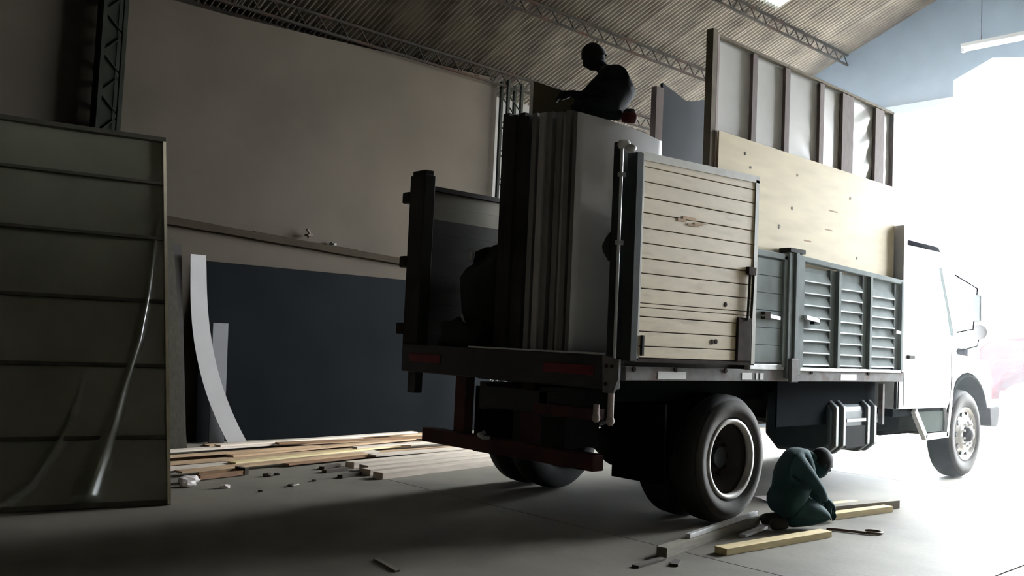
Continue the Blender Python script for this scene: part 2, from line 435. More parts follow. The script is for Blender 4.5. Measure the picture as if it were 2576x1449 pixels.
for y, z0, z1 in ((.03, .83, 1.02), (.16, .84, .93)):
    part('hinge_pin', MB().tube([(-.02, y, z0), (-.02, y, z1)], .022, 10), 'pink_edge', cp)
    part('hinge_pin', MB().ball((-.02, y, z0), .03, .03, .035), 'pink_edge', cp, smooth=True)
lp = part('corner_post', MB().box(-.02, .10, 2.25, 2.46, 1.24, 2.76), 'dark_board', bevel=.008)
part('post_cap', B(-.0, .08, 2.26, 2.45, 2.76, 2.80), 'dark_board', lp)
for z in (2.57, 2.0, 1.41): part('hinge_knob', MB().box(-.03, .06, 2.46, 2.56, z-.05, z+.05), 'dark_board', lp, bevel=.012)
# left side wall of the bed
for k in range(11):
    part('side_board', B(.10, 4.3, W_-.06, W_-.02, 1.26+k*.125, 1.26+k*.125+.124), 'brown_board' if k > 8 else 'dark_board')
part('side_cap', B(.10, 4.3, W_-.09, W_+.0, 2.635, 2.675), 'dark_board')
for x in (.85, 1.7, 2.6, 3.5): part('side_stake', B(x-.04, x+.04, W_-.02, W_+.03, 1.2, 2.65), 'dark_board')
# headboard
for k in range(7): part('headboard_plank', B(4.33, 4.37, .05, W_-.05, 1.26+k*.135, 1.26+k*.135+.128), 'bed_grey')
for y in (.035, W_-.06): part('headboard_post', MB().box(4.28, 4.37, y-.065, y+.07, 1.2, 2.68), 'grey_edge', bevel=.008)
# rear door leaf folded open against the side
dr = part('rear_door', MB().box(.07, .115, -.085, -.045, 1.245, 2.675), 'cream_frame', bevel=.004)
def dtop(x): return 2.665+.05*(x-.1)/1.4
part('door_frame', MB().prism([(.07, 2.625), (1.54, 2.68), (1.54, 2.735), (.07, 2.68)], 'Y', -.09, -.045), 'cream_frame', dr)
part('door_frame', MB().box(1.49, 1.54, -.09, -.045, 1.245, 2.70), 'cream_frame', dr)
part('door_frame', MB().box(.07, 1.54, -.085, -.045, 1.235, 1.262), 'rust_dark', dr)
part('door_back', MB().box(.1, 1.5, -.056, -.046, 1.25, 2.64), 'rust_dark', dr)
zs = [1.264, 1.345, 1.447, 1.549, 1.612, 1.64, 1.742, 1.846, 1.95, 2.055, 2.16, 2.266, 2.372, 2.48, 2.585, 2.69]
for k in range(len(zs)-1):
    g = .006 if zs[k+1]-zs[k] > .04 else .003
    yo = -.080-random.random()*.004
    z0, z1 = zs[k]+g/2, zs[k+1]-g/2
    sk = .035
    part('plank', MB().prism([(.113, z0), (1.492, z0+sk*(k/14)), (1.492, z1+sk*((k+1)/14)), (.113, z1)], 'Y', yo, -.056), 'cream_board', dr, bevel=.003)
lc = part('latch_box', MB().box(1.28, 1.47, -.10, -.08, 1.26, 1.60), 'rust_dark', dr, bevel=.01)
part('latch_bar', MB().tube([(1.40, -.105, 1.58), (1.42, -.105, 2.0)], .010), 'frame_dark', dr)
part('latch_bar', MB().tube([(1.45, -.105, 1.60), (1.47, -.105, 2.0)], .010), 'frame_dark', dr)
part('latch_head', MB().box(1.39, 1.49, -.115, -.085, 1.94, 2.0), 'rust_dark', dr)
part('hasp', MB().box(.135, .155, -.10, -.08, 1.28, 1.42), 'frame_dark', dr)
# faded mark on the door
fm = MB()
for a, b_, z, h in ((.50, .60, 2.255, .02), (.56, .72, 2.275, .022), (.70, .80, 2.25, .018), (.62, .76, 2.235, .016), (.80, .85, 2.262, .012)):
    fm.box(a, b_, -.0862, -.0842, z, z+h)
part('faded_mark', fm, 'wood_tan', dr, label='faded reddish smudge of old lettering')
for x, z in ((1.13, 1.69), (.97, 1.40), (1.02, 1.405)): part('knot', MB().lathe([(0, -.004), (.018, -.003), (.02, 0)], (x, -.083, z), n=8, closed=False), 'rust_dark', dr)
# drop side panels (gates)
g1 = part('drop_side', MB().box(1.60, 2.10, .0, .03, 1.225, 2.14), 'bed_grey')
for k in range(6): part('slat', MB().box(1.64, 2.05, -.012, .0, 1.26+k*.142, 1.26+k*.142+.138), 'bed_grey', g1, bevel=.002)
part('gate_stile', MB().box(2.05, 2.095, -.03, .03, 1.225, 2.15), 'bed_grey', g1)
part('top_rail', MB().box(1.58, 2.10, -.03, .035, 2.12, 2.17), 'bed_grey', g1, bevel=.005)
part('bottom_rail', MB().box(1.58, 2.09, -.025, .03, 1.20, 1.245), 'zinc', g1, bevel=.004)
part('latch', MB().bar((1.74, -.03, 1.645), (1.98, -.03, 1.625), .03, .03), 'zinc', g1)
part('latch', MB().box(1.74, 1.82, -.05, -.01, 1.61, 1.67), 'rust_dark', g1)
ps = part('gate_post', MB().box(2.10, 2.17, -.045, .05, 1.13, 2.19), 'bed_grey', bevel=.006)
part('gate_post', MB().box(2.185, 2.24, -.06, .05, 1.13, 2.20), 'bed_grey', bevel=.006)
part('gate_post', MB().box(2.25, 2.32, -.045, .05, 1.16, 2.185), 'bed_grey', bevel=.006)
part('post_foot', MB().box(2.12, 2.24, -.075, -.045, 1.10, 1.30), 'rail_grey', ps, bevel=.008)
part('post_head', MB().box(2.09, 2.33, -.06, .05, 2.19, 2.225), 'frame_dark', ps)
g2 = part('drop_side', MB().box(2.33, 4.27, .01, .03, 1.225, 2.09), 'bed_grey')
part('top_rail', MB().prism([(2.32, 2.135), (4.29, 2.075), (4.29, 2.12), (2.32, 2.18)], 'Y', -.035, .035), 'bed_grey', g2, bevel=.005)
part('bottom_rail', MB().box(2.31, 4.27, -.03, .03, 1.195, 1.225), 'zinc', g2, bevel=.004)
cols = [(2.34, 2.95), (3.05, 3.56), (3.66, 4.17)]
for x in (2.33, ): part('gate_stile', MB().box(x, x+.04, -.035, .03, 1.225, 2.14), 'bed_grey', g2)
for x in (2.86, 3.47, 4.14): 
    part('gate_stile', MB().box(x, x+.10, -.008, .03, 1.225, 2.10), 'frame_dark' if 0 else 'bed_grey', g2, bevel=.004)
    part('gate_stile', MB().box(x+.10, x+.15, -.04, .03, 1.225, 2.10), 'bed_grey', g2, bevel=.004)
for ci, (a, b_) in enumerate(((2.37, 2.86), (3.01, 3.47), (3.62, 4.14))):
    top = 2.06-.03*ci
    n_ = 8; hh = (top-1.235)/n_
    for k in range(n_):
        z0 = 1.235+k*hh
        # pressed louvre: leans outwards to a lip at its lower edge
        lv = MB().add([(a, .012, z0+hh), (b_, .012, z0+hh), (b_, -.012, z0+.020), (a, -.012, z0+.020), (a, .012, z0), (b_, .012, z0),
                       (a, -.022, z0+.008), (b_, -.022, z0+.008)],
                      [(0, 1, 2, 3), (3, 2, 7, 6), (6, 7, 5, 4), (0, 3, 6, 4), (1, 5, 7, 2), (0, 4, 5, 1)])
        sl_ = part('slat', lv, 'slat_grey', g2)
        sl_.data.materials.append(M['lip_glint']); sl_.data.polygons[1].material_index = 1
part('latch', MB().bar((2.36, -.05, 1.655), (2.58, -.05, 1.635), .035, .035), 'zinc', g2)
part('latch', MB().box(2.50, 2.60, -.06, -.02, 1.60, 1.66), 'frame_dark', g2)
part('latch', MB().bar((4.10, -.04, 1.60), (4.20, -.04, 1.59), .03, .03), 'zinc', g2)
# wheels
def wheel(x, y0, y1, rad, outer, rimr, front=False):
    """tyre between y0 (outer side) and y1"""
    s = 1 if y1 > y0 else -1; wd = abs(y1-y0)
    t = thing('wheel', '', 'x', (x, y0, rad)); del t['label']; del t['category']
    t.parent = T; t.matrix_parent_inverse = PINV[T.name]
    P = lambda d: s*d
    pr = [(rimr, P(.02)), (rimr+.03, P(0.0)), (rad-.10, P(-.012)), (rad-.035, P(.012)), (rad-.008, P(.045)), (rad, P(wd*.5)), (rad-.008, P(wd-.045)), (rad-.035, P(wd-.012)), (rimr+.03, P(wd)), (rimr, P(wd-.02))]
    o = obj('tyre', MB().lathe(pr, (x, y0, rad), n=56), 'rubber', t, smooth=True)
    if outer:
        obj('tyre_sidewall', MB().lathe([(rimr+.028, P(-.004)), (rad-.10, P(-.0165)), (rad-.04, P(.004)), (rad-.06, P(.02)), (rimr+.04, P(.02))], (x, y0, rad), n=56), 'rubber_dusty', t, smooth=True, label='dusty grey sidewall')
    if not front:
        obj('rim', MB().lathe([(rimr+.012, P(-.008)), (rimr+.012, P(.03)), (rimr-.02, P(.05)), (rimr-.03, P(.03)), (rimr-.02, P(-.006))], (x, y0, rad), n=48), 'rim_paint', t, smooth=True, label='pale rim ring')
        obj('rim_dish', MB().lathe([(rimr-.01, P(.03)), (rimr-.04, P(.10)), (.17, P(.165)), (.12, P(.17)), (.11, P(.145)), (.0, P(.14)), (.0, P(.19)), (rimr-.01, P(.19))], (x, y0, rad), n=40), 'rim_dark', t, smooth=True, label='dark rusty dished wheel centre')
        for k in range(10):
            a = 2*math.pi*k/10
            obj('lug_nut', MB().lathe([(0, P(.13)), (.016, P(.13)), (.016, P(.16))], (x+.145*math.cos(a), y0, rad+.145*math.sin(a)), n=6, closed=False), 'rust_dark', t)
    else:
        obj('rim', MB().lathe([(rimr+.012, P(-.008)), (rimr-.005, P(.02)), (rimr-.03, P(.05)), (.19, P(-.01)), (.15, P(-.02)), (.12, P(-.02)), (.11, P(.04)), (.0, P(.04)), (0, P(.1)), (rimr+.012, P(.1))], (x, y0, rad), n=48), 'rim_paint', t, smooth=True)
        for k in range(10):
            a = 2*math.pi*k/10
            obj('hand_hole', MB().lathe([(0, P(.006)), (.030, P(.006)), (.030, P(.05))], (x+.225*math.cos(a), y0, rad+.225*math.sin(a)), n=10, closed=False), 'black_steel', t)
            obj('lug_nut', MB().lathe([(0, P(-.045)), (.014, P(-.045)), (.016, P(-.01))], (x+.135*math.cos(a+.3), y0, rad+.135*math.sin(a+.3)), n=6, closed=False), 'zinc', t)
        obj('hub', MB().lathe([(0, P(-.09)), (.05, P(-.085)), (.085, P(-.05)), (.09, P(.05))], (x, y0, rad), n=20, closed=False), 'rim_dark', t, smooth=True)
    return t
RW = .50
wheel(1.39, .0, .26, RW, True, .30)
wheel(1.39, .32, .58, RW, False, .30)
wheel(1.39, W_, W_-.26, RW, True, .30)
wheel(1.39, W_-.32, W_-.58, RW, False, .30)
part('axle', MB().tube([(1.39, .1, .5), (1.39, .95, .5), (1.39, 1.19, .5), (1.39, 1.4, .5), (1.39, 2.28, .5)], [.08, .08, .2, .08, .08], 14), 'black_steel')
wheel(6.31, .12, .38, .505, True, .29, True)
wheel(6.31, 2.30, 2.04, .505, False, .29, True)
part('axle', MB().tube([(6.31, .3, .5), (6.31, 2.1, .5)], .06, 10), 'black_steel')
for y in (.75, 1.55):
    part('leaf_spring', MB().tube([(.75, y, .80), (1.1, y, .66), (1.39, y, .62), (1.7, y, .66), (2.05, y, .80)], .045, 8), 'black_steel')
    part('leaf_spring', MB().tube([(5.75, y, .78), (6.31, y, .60), (6.9, y, .78)], .04, 8), 'black_steel')
# mud guards and underrun bar
for y0, y1 in ((.10, .62), (W_-.62, W_-.10)):
    mg = MB(); n_ = 14; rr_ = .60
    for i in range(n_):
        a0 = R(8+i*164/n_); a1 = R(8+(i+1)*164/n_)
        q = [(1.39+rr_*math.cos(a), .47+rr_*.86*math.sin(a)) for a in (a0, a1)]; q2 = [(1.39+(rr_+.015)*math.cos(a), .47+(rr_+.015)*.86*math.sin(a)) for a in (a1, a0)]
        mg.prism(q+q2, 'Y', y0, y1)
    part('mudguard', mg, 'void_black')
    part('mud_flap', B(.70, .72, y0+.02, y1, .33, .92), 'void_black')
part('underrun_bar', MB().box(.12, .24, .30, 2.30, .44, .56), 'red_steel', bevel=.01)
for y in (1.08, 1.9): part('underrun_bracket', MB().box(.20, .30, y-.07, y+.07, .50, 1.04), 'red_steel', bevel=.006)
part('underrun_bracket', MB().box(.14, .26, .33, .95, .80, .88), 'red_steel')
part('tow_hook', MB().tube([(.10, 1.45, .60), (.04, 1.45, .585), (.04, 1.40, .57), (.10, 1.40, .565)], .018, 8), 'zinc')
part('spare_carrier', MB().box(.45, .85, .9, 1.5, .52, .78), 'black_steel')
# fuel tank and its boxes
ft = part('fuel_tank', MB().prism([(.12, .52), (.20, .44), (.68, .44), (.80, .56), (.80, .94), (.72, .98), (.20, .92), (.12, .84)], 'X', 3.16, 4.07), 'tank', bevel=.025)
for x in (3.24, 3.38, 3.86, 4.00):
    part('tank_strap', MB().prism([(.09, .50), (.19, .415), (.69, .415), (.825, .55), (.825, .95), (.73, 1.0), (.19, .945), (.09, .86)], 'X', x-.028, x+.028), 'tank_strap', ft, bevel=.008)
part('tank_step', B(3.43, 3.81, .095, .12, .72, .75), 'tank_strap', ft)
part('tank_cap', MB().lathe([(0, .06), (.05, .06), (.05, 0)], (3.6, .3, .94), axis='Z', n=16, closed=False), 'zinc', ft)
part('tank_plate', B(3.43, 3.81, .10, .12, .48, .68), 'bumper_grey', ft)
part('exhaust_pipe', MB().tube([(3.9, 1.85, .55), (5.2, 1.85, .55), (5.6, 1.8, .7)], .055, 12), 'black_steel')
part('air_tank', MB().tube([(4.25, .42, .70), (4.95, .42, .70)], .14, 16), 'plate_blue')
part('air_tank_valve', MB().ball((4.40, .25, .72), .07, .05, .045), 'reflector_white', smooth=True)
# cab
cb = thing('cab', '', 'x', (5.5, 1.2, .8)); del cb['label']; del cb['category']; cb.parent = T; cb.matrix_parent_inverse = PINV[T.name]
def cpart(name, mb, mt, **k): return obj(name, mb, mt, cb, **k)
Y0, Y1 = .09, 2.30
for y0, y1 in ((Y0, Y0+.04), (Y1-.04, Y1)):
    sd2 = MB()
    sd2.prism([(4.46, .82), (5.72, .82), (5.90, 1.05), (5.95, 1.62), (4.46, 1.62)], 'Y', y0, y1)         # lower side
    sd2.prism([(4.46, 1.62), (4.62, 1.62), (4.66, 2.35), (4.46, 2.45)], 'Y', y0, y1)                     # rear pillar
    sd2.prism([(4.46, 2.45), (4.66, 2.35), (5.50, 2.35), (5.56, 2.45), (5.40, 2.58), (4.50, 2.58)], 'Y', y0, y1)
    sd2.prism([(5.95, 1.62), (5.56, 2.45), (5.50, 2.35), (5.86, 1.62)], 'Y', y0, y1)                     # windscreen pillar
    cpart('side_panel', sd2, 'cab_white', bevel=.006)
    cpart('side_window', MB().prism([(4.62, 1.62), (5.86, 1.62), (5.50, 2.35), (4.66, 2.35)], 'Y', (y0+y1)/2-.004, (y0+y1)/2+.004), 'cab_glass')
cpart('cab_roof', MB().prism([(4.46, 2.50), (5.52, 2.50), (5.42, 2.62), (5.2, 2.68), (4.6, 2.68), (4.46, 2.60)], 'Y', Y0, Y1), 'cab_white', bevel=.02)
bw = MB().box(4.46, 4.50, Y0, Y1, .82, 1.62).box(4.46, 4.50, Y0, .6, 1.62, 2.5).box(4.46, 4.50, 1.8, Y1, 1.62, 2.5).box(4.46, 4.50, .6, 1.8, 2.3, 2.5)
cpart('back_wall', bw, 'cab_white')
cpart('rear_window', B(4.475, 4.485, .6, 1.8, 1.62, 2.3), 'cab_glass')
cpart('cab_floor', B(4.5, 5.9, Y0+.04, Y1-.04, .82, .90), 'cab_grey')
cpart('seat', MB().box(4.6, 5.1, .3, 2.05, .9, 1.25), 'cab_grey', bevel=.04)
cpart('dashboard', MB().box(5.6, 5.9, Y0+.05, Y1-.05, 1.3, 1.62), 'cab_grey', bevel=.03)
cpart('windscreen', MB().add([(5.96, Y0+.05, 1.62), (5.96, Y1-.05, 1.62), (5.57, Y1-.05, 2.47), (5.57, Y0+.05, 2.47)], [(0, 1, 2, 3)]), 'cab_glass')
cpart('firewall', B(5.88, 5.95, Y0+.04, Y1-.04, .82, 1.62), 'cab_white')
cpart('door_handle', MB().box(4.66, 4.80, Y0-.03, Y0, 1.34, 1.375), 'frame_dark', bevel=.006)
cpart('door_seam', MB().box(4.60, 4.606, Y0-.003, Y0, .85, 1.62), 'cab_grey')
cpart('door_seam', MB().box(5.80, 5.806, Y0-.003, Y0, .98, 1.62), 'cab_grey')
# bonnet, fenders, nose
hd = MB().prism([(5.93, 1.62), (6.2, 1.58), (6.95, 1.44), (7.06, 1.34), (7.08, .85), (5.93, .85)], 'Y', .52, 1.88)
cpart('bonnet', hd, 'cab_white', bevel=.04)
for y0, y1 in ((.10, .52), (1.88, 2.29)):
    fe = []
    for k in range(13):
        a = R(180-k*15); fe.append((6.31+.60*math.cos(a), .64+.57*math.sin(a)))
    poly = [(5.72, .64)]+fe[1:-1]+[(6.91, .72), (7.04, .80), (7.04, 1.22), (6.9, 1.36), (5.93, 1.42), (5.90, 1.05), (5.70, .82)]
    cpart('fender', MB().prism(poly, 'Y', y0, y1), 'cab_white', bevel=.02)
    ar = MB()
    for k in range(12):
        a0, a1 = R(165-k*12.5), R(165-(k+1)*12.5)
        ar.prism([(6.31+q*math.cos(a), .62+q*.95*math.sin(a)) for q, a in ((.60, a0), (.60, a1), (.575, a1), (.575, a0))], 'Y', y0-.01, y1)
    cpart('wheel_arch', ar, 'void_black', label='dark wheel arch lining')
gr = cpart('grille', B(7.08, 7.10, .70, 1.70, .95, 1.30), 'frame_dark')
for k in range(5): cpart('grille_bar', B(7.10, 7.115, .72, 1.68, .98+k*.065, 1.005+k*.065), 'zinc')
for y in (.32, 2.07): cpart('headlight', MB().lathe([(0, .03), (.085, .025), (.10, 0), (.10, -.06)], (7.04, y, 1.02), axis='X', n=20, closed=False), 'reflector_white', smooth=True)
for y in (.44, 1.95): cpart('turn_signal', MB().box(6.98, 7.06, y-.06, y+.06, 1.22, 1.50), 'signal_dark', bevel=.015)
part('bumper', MB().prism([(6.88, .80), (7.16, .82), (7.20, .78), (7.17, .60), (7.10, .56), (6.92, .58)], 'Y', .06, 2.34), 'bumper_grey', bevel=.02)
stp = cpart('step_box', MB().prism([(5.05, .78), (5.80, .78), (5.72, .56), (5.22, .56)], 'Y', .12, .40), 'cab_grey')
for a, b_ in (((4.90, .80), (5.18, .51)), ((5.16, .51), (5.74, .52)), ((5.72, .50), (5.86, 1.15))):
    cpart('step_edge', MB().bar((a[0], .11, a[1]), (b_[0], .11, b_[1]), .05, .06), 'cab_white')
cpart('cab_sill', B(4.46, 5.75, .13, .4, .74, .82), 'plate_blue')
# mirror
mi = cpart('mirror_arm', MB().tube([(5.92, .08, 1.66), (5.90, -.10, 1.70), (5.90, -.14, 2.15), (5.78, .06, 2.30)], .012), 'void_black')
cpart('mirror', MB().box(5.87, 5.91, -.19, -.10, 1.78, 2.08), 'steel', bevel=.015)
cpart('mirror_arm', MB().tube([(6.25, .3, 1.42), (6.35, .02, 1.52), (6.35, .0, 1.62)], .010), 'void_black')
cpart('mirror', MB().ball((6.35, .0, 1.68), .03, .09, .09), 'grey_edge', smooth=True)

# ================================================================== CARGO
def upright(name, x0, x1, y0, y1, z0, z1, mt, label, cat='board', group=None, bevel=.003):
    o = obj(name, B(x0, x1, y0, y1, z0, z1), mt, bevel=bevel); return tag(o, label, cat, group)
FZ = 1.242
BROWN = [(1.38, FZ), (2.06, FZ), (2.06, 3.79), (1.38, 3.51)]
PALE = [(1.60, FZ), (2.16, FZ), (2.16, 3.83), (1.60, 3.60)]
# framed panel standing behind the plywood
fp = thing('battened_panel', 'tall white sheeted panel with dark battens standing on the truck', 'panel', (2.7, .1, FZ))
gm = MB(); nx, nz = 80, 60
xa, xb, za, zb = 1.15, 4.22, FZ, 3.81
for j in range(nz+1):
    for i in range(nx+1):
        x = xa+(xb-xa)*i/nx; z = za+(zb-za)*j/nz
        k = max(0, (x-2.0)/2.2)
        q = .010*k*math.sin(26*(z+.22*(x-2.5)*(1 if x < 3.3 else -1.6))+3*math.sin(2.3*x))*(.45+.55*math.sin(5.2*x+1))
        gm.v.append((x, .118+q, z))
gm.f = [(j*(nx+1)+i, j*(nx+1)+i+1, (j+1)*(nx+1)+i+1, (j+1)*(nx+1)+i) for j in range(nz) for i in range(nx)]
o = obj('film_sheet', gm, 'film_white', fp, smooth=True, label='glossy white sheet slightly buckled')
s_ = o.modifiers.new('thick', 'SOLIDIFY'); s_.thickness = .006
for x, wd in ((1.69, .075), (2.20, .08), (2.79, .08), (3.28, .22), (3.93, .19)):
    obj('batten', B(x-wd/2, x+wd/2, .075, .104, FZ, 3.80), 'batten_brown', fp, bevel=.003)
obj('edge_post', B(1.085, 1.15, .075, .14, FZ, 3.86), 'edge_brown', fp, bevel=.003)
obj('edge_strip', B(1.152, 1.178, .075, .11, FZ, 3.83), 'pink_edge', fp)
obj('edge_post', B(4.222, 4.24, .075, .14, FZ, 3.83), 'batten_brown', fp)
obj('top_batten', B(1.15, 4.222, .08, .14, 3.812, 3.835), 'edge_brown', fp)
o = tag(obj('plywood_sheet', B(1.175, 4.25, .056, .071, FZ, 3.06), 'plywood', bevel=.002), 'wide pale plywood sheet standing upright above the grey slatted side', 'plywood')
for x, z, w1 in ((1.55, 2.94, .018), (1.63, 2.84, .016), (2.36, 2.89, .016), (2.29, 2.59, .022), (2.09, 2.41, .024), (3.32, 2.82, .02), (3.47, 2.27, .02)):
    obj('knot', MB().lathe([(0, -.002), (w1*.7, -.0015), (w1*.75, 0)], (x, .0555, z), n=10, closed=False), 'brown_board', o)
for x, z, w1 in ((2.92, 2.65, .16), (2.86, 2.47, .13), (2.5, 2.33, .12)):
    obj('scuff', B(x, x+w1, .0545, .056, z, z+.012), 'wood_tan', o)
# navy board crossing the load, its pale edge towards the tail
nb = thing('navy_board', 'dark navy board standing upright against the tall battened panel', 'board', (1.45, .6, FZ))
obj('board_face', MB().prism([(1.09, FZ), (1.49, FZ), (1.49, 3.44), (1.40, 3.43), (1.09, 3.51)], 'Y', .56, .585), 'navy_board', nb)
obj('board_edge', B(.995, 1.085, .545, .60, FZ, 3.46), 'pink_edge', nb, label='pinkish raw edge of the navy board')
nb2 = thing('navy_board', 'second navy board just behind the first, under the edge post of the tall battened panel', 'board', (1.6, .55, FZ))
obj('board_face', MB().prism([(1.40, FZ), (1.88, FZ), (1.88, 3.56), (1.55, 3.46), (1.40, 3.43)], 'Y', .60, .625), 'navy_board', nb2)
obj('board_edge', B(1.885, 1.90, .60, .625, FZ, 3.54), 'pink_edge', nb2)
# the bowed white laminate sheet by the tail
lm = MB(); n_ = 16
for i in range(n_+1):
    t = i/n_; x = .0+t*.98; y = .47+.05*math.sin(t*math.pi)*-1+.0
    for z in (FZ+.01, 3.03-.04*t): lm.v.append((x, y, z))
lm.f = [(2*i, 2*i+2, 2*i+3, 2*i+1) for i in range(n_)]
o = tag(obj('laminate_sheet', lm, 'laminate', smooth=True), 'light grey laminate sheet standing upright nearest the tail corner post', 'sheet')
s_ = o.modifiers.new('thick', 'SOLIDIFY'); s_.thickness = .008
# pack of upright boards behind it
yb = .55
packs = [(.045, 'grey_board', 3.06, .09), (.04, 'dark_board', 3.05, .14), (.055, 'grey_board', 3.10, .12), (.045, 'grey_edge', 3.09, .15), (.055, 'grey_board', 3.11, .14), (.04, 'dark_board', 3.09, .2),
         (.055, 'grey_board', 3.13, .15), (.06, 'grey_edge', 3.13, .13), (.045, 'dark_board', 3.13, .2), (.055, 'grey_board', 3.15, .16)]
ords = ['first', 'second', 'third', 'fourth', 'fifth', 'sixth', 'seventh', 'eighth', 'ninth', 'tenth']
names_c = {'grey_board': 'dark grey', 'dark_board': 'blackish', 'grey_edge': 'mid grey'}
for k, (th, mt, zt, x0) in enumerate(packs):
    upright('upright_board', x0, x0+.8, yb, yb+th, FZ, zt, mt, '%s upright board, %s in the pack counted from the pale laminate sheet' % (names_c[mt], ords[k]), group='upright boards at the tail')
    yb += th+.008
yb += .02
for k, (th, zt, x0) in enumerate(((.06, 3.14, .15), (.075, 3.18, .17), (.08, 3.17, .15), (.075, 3.20, .16))):
    upright('upright_board', x0, x0+.8, yb, yb+th, FZ, zt, 'dark_board', 'blackish taller upright board, %s from the gap by the black bundles' % ords[3-k], group='upright boards at the tail')
    yb += th+.01
o = tag(obj('brown_board', MB().prism(BROWN, 'X', 1.05, 1.08), 'brown_board', bevel=.003), 'tall brown board rising crosswise behind the pack of upright boards', 'board')
o = tag(obj('pale_board', MB().prism(PALE, 'X', 1.10, 1.12), 'laminate', bevel=.002), 'narrow pale board edge showing beside the tall brown board', 'board')
# dark bundles on the bed near the left post
def lump(c, rx, ry, rz, seed, mt, n=18, k=12):
    rnd = random.Random(seed); ph = [rnd.uniform(0, 6.28) for _ in range(6)]
    mb = MB(); c = Vector(c)
    for i in range(k+1):
        t = math.pi*i/k
        for j in range(n):
            a = 2*math.pi*j/n
            q = 1+.10*math.sin(3*a+ph[0]+2*t)+.08*math.sin(5*a+ph[1]-3*t)+.06*math.sin(7*t+ph[2]+a)
            ct = math.cos(t); st = math.sin(t)
            z = rz*(abs(ct)**.7*(1 if ct > 0 else -1))*q
            mb.v.append(c+Vector((rx*st**.7*math.cos(a)*q if st > 0 else 0, ry*(st**.7 if st > 0 else 0)*math.sin(a)*q, max(z, -rz))))
    mb.f = [(i*n+j, (i+1)*n+j, (i+1)*n+(j+1) % n, i*n+(j+1) % n) for i in range(k) for j in range(n)]
    return mb
tag(obj('tarpaulin_bundle', lump((.62, 1.92, FZ+.44), .36, .33, .44, 3, 'tarp'), 'tarp', smooth=True), 'large black tarpaulin bundle on the truck bed by the dark post', 'bundle')
tag(obj('tarpaulin_bundle', lump((.10, 1.80, FZ+.13), .12, .24, .13, 5, 'tarp'), 'tarp', smooth=True), 'small black tarpaulin bundle on the bed edge under the sticks', 'bundle')
tag(obj('wooden_stick', MB().bar((.10, 1.66, FZ+.05), (.06, 1.76, FZ+.30), .012, .02), 'grey_edge'), 'longer thin pale stick leaning on the small black bundle', 'stick')
tag(obj('wooden_stick', MB().bar((.05, 1.78, FZ+.07), (.02, 1.84, FZ+.19), .012, .02), 'grey_edge'), 'shorter thin stick leaning on the small black bundle', 'stick')
tag(obj('plastic_bottle', MB().lathe([(0, 0), (.022, 0), (.024, .02), (.024, .07), (.010, .095), (.010, .11), (0, .11)], (.42, 2.10, FZ+.79), axis='Z', n=12, closed=False), 'paper', smooth=True), 'small pale bottle on the black tarpaulin by the dark post', 'bottle')

# ================================================================== PANEL LEANING AT THE LEFT
Bp = Vector((-1.89, 2.72, 0)); du = Vector((-.978, .206, 0)).normalized(); aw = Vector((.206, .978, 0)).normalized()
tl_ = R(23); up = Vector((0, 0, 1))*math.cos(tl_)+aw*math.sin(tl_); nn = du.cross(up).normalized()
if nn.dot(Vector((0, -1, 0))) < 0: nn = -nn
PW, PH = 1.72, 3.25
lp_ = thing('leaning_panel', 'tall greenish framed sheet panel with dark battens leaning back on its feet', 'panel', tuple(Bp))
def pp(u, v, n_=0): return Bp+du*u+up*v+nn*n_
c1 = [(-.0, 2.69), (.09, 2.26), (.16, 1.68), (.22, 1.33), (.34, .90), (.43, .56), (.52, .29), (.60, .05)]
c2 = [(.60, 1.06), (.64, .9), (.67, .77), (.75, .53), (.94, .20), (1.12, .06), (1.3, -.1)]
def curve_u(c, v):
    for (u1, v1), (u2, v2) in zip(c, c[1:]):
        if v1 >= v >= v2: return u1+(u2-u1)*(v1-v)/(v1-v2)
    return None
gm = MB(); nu, nv = 240, 90
for j in range(nv+1):
    v = .03+(PH-.06)*j/nv
    for i in range(nu+1):
        u = .02+(PW-.04)*i/nu
        h = .006*math.sin(2.3*u+1.1*v)+.004*math.sin(5*u-2*v+1)
        q = curve_u(c1, v)
        if q is not None:
            amp = .040*min(1, (2.7-v)/1.2)*(1 if v > .9 else 1+.9*(.9-v)); wd = .018+.050*max(0, (.9-v)) + .006*(2.7-v)
            d_ = (u-q)/wd; h += amp*math.exp(-d_*d_)
        q = curve_u(c2, v)
        if q is not None:
            wd = .014+.032*max(0, .7-v); d_ = (u-q)/wd; h += .040*min(1, (1.06-v)/.4)*math.exp(-d_*d_)
        gm.v.append(pp(u, v, h))
gm.f = [(j*(nu+1)+i, j*(nu+1)+i+1, (j+1)*(nu+1)+i+1, (j+1)*(nu+1)+i) for j in range(nv) for i in range(nu)]
obj('sheet', gm, 'panel_green', lp_, smooth=True, label='glossy creased greenish sheet')
for k, v in enumerate((.52, 1.10, 1.66, 2.24, 2.78)):
    obj('batten', MB().obox(pp(PW/2, v, .016), du, up, nn, PW/2-.03, .014, .010), 'panel_batten', lp_)
obj('frame_rail', MB().obox(pp(PW/2, PH-.02, -.005), du, up, nn, PW/2, .022, .035), 'panel_batten', lp_)
obj('frame_rail', MB().obox(pp(PW/2, .02, -.01), du, up, nn, PW/2, .018, .03), 'panel_batten', lp_)
obj('frame_stile', MB().obox(pp(.012, PH/2, -.015), du, up, nn, .012, PH/2, .045), 'panel_edge', lp_, label='pale timber edge of the panel')
obj('frame_stile', MB().obox(pp(PW-.012, PH/2, -.015), du, up, nn, .012, PH/2, .045), 'panel_edge', lp_)
obj('frame_stile', MB().obox(pp(-.004, PH/2, -.085), du, up, nn, .012, PH/2, .022), 'wood_brown', lp_)
for u in (.12, 1.5):
    t_ = pp(u, 3.0, -.06); obj('back_prop', MB().bar(t_, (t_.x+.25, t_.y+.9, .02), .05, .05), 'wood_brown', lp_)

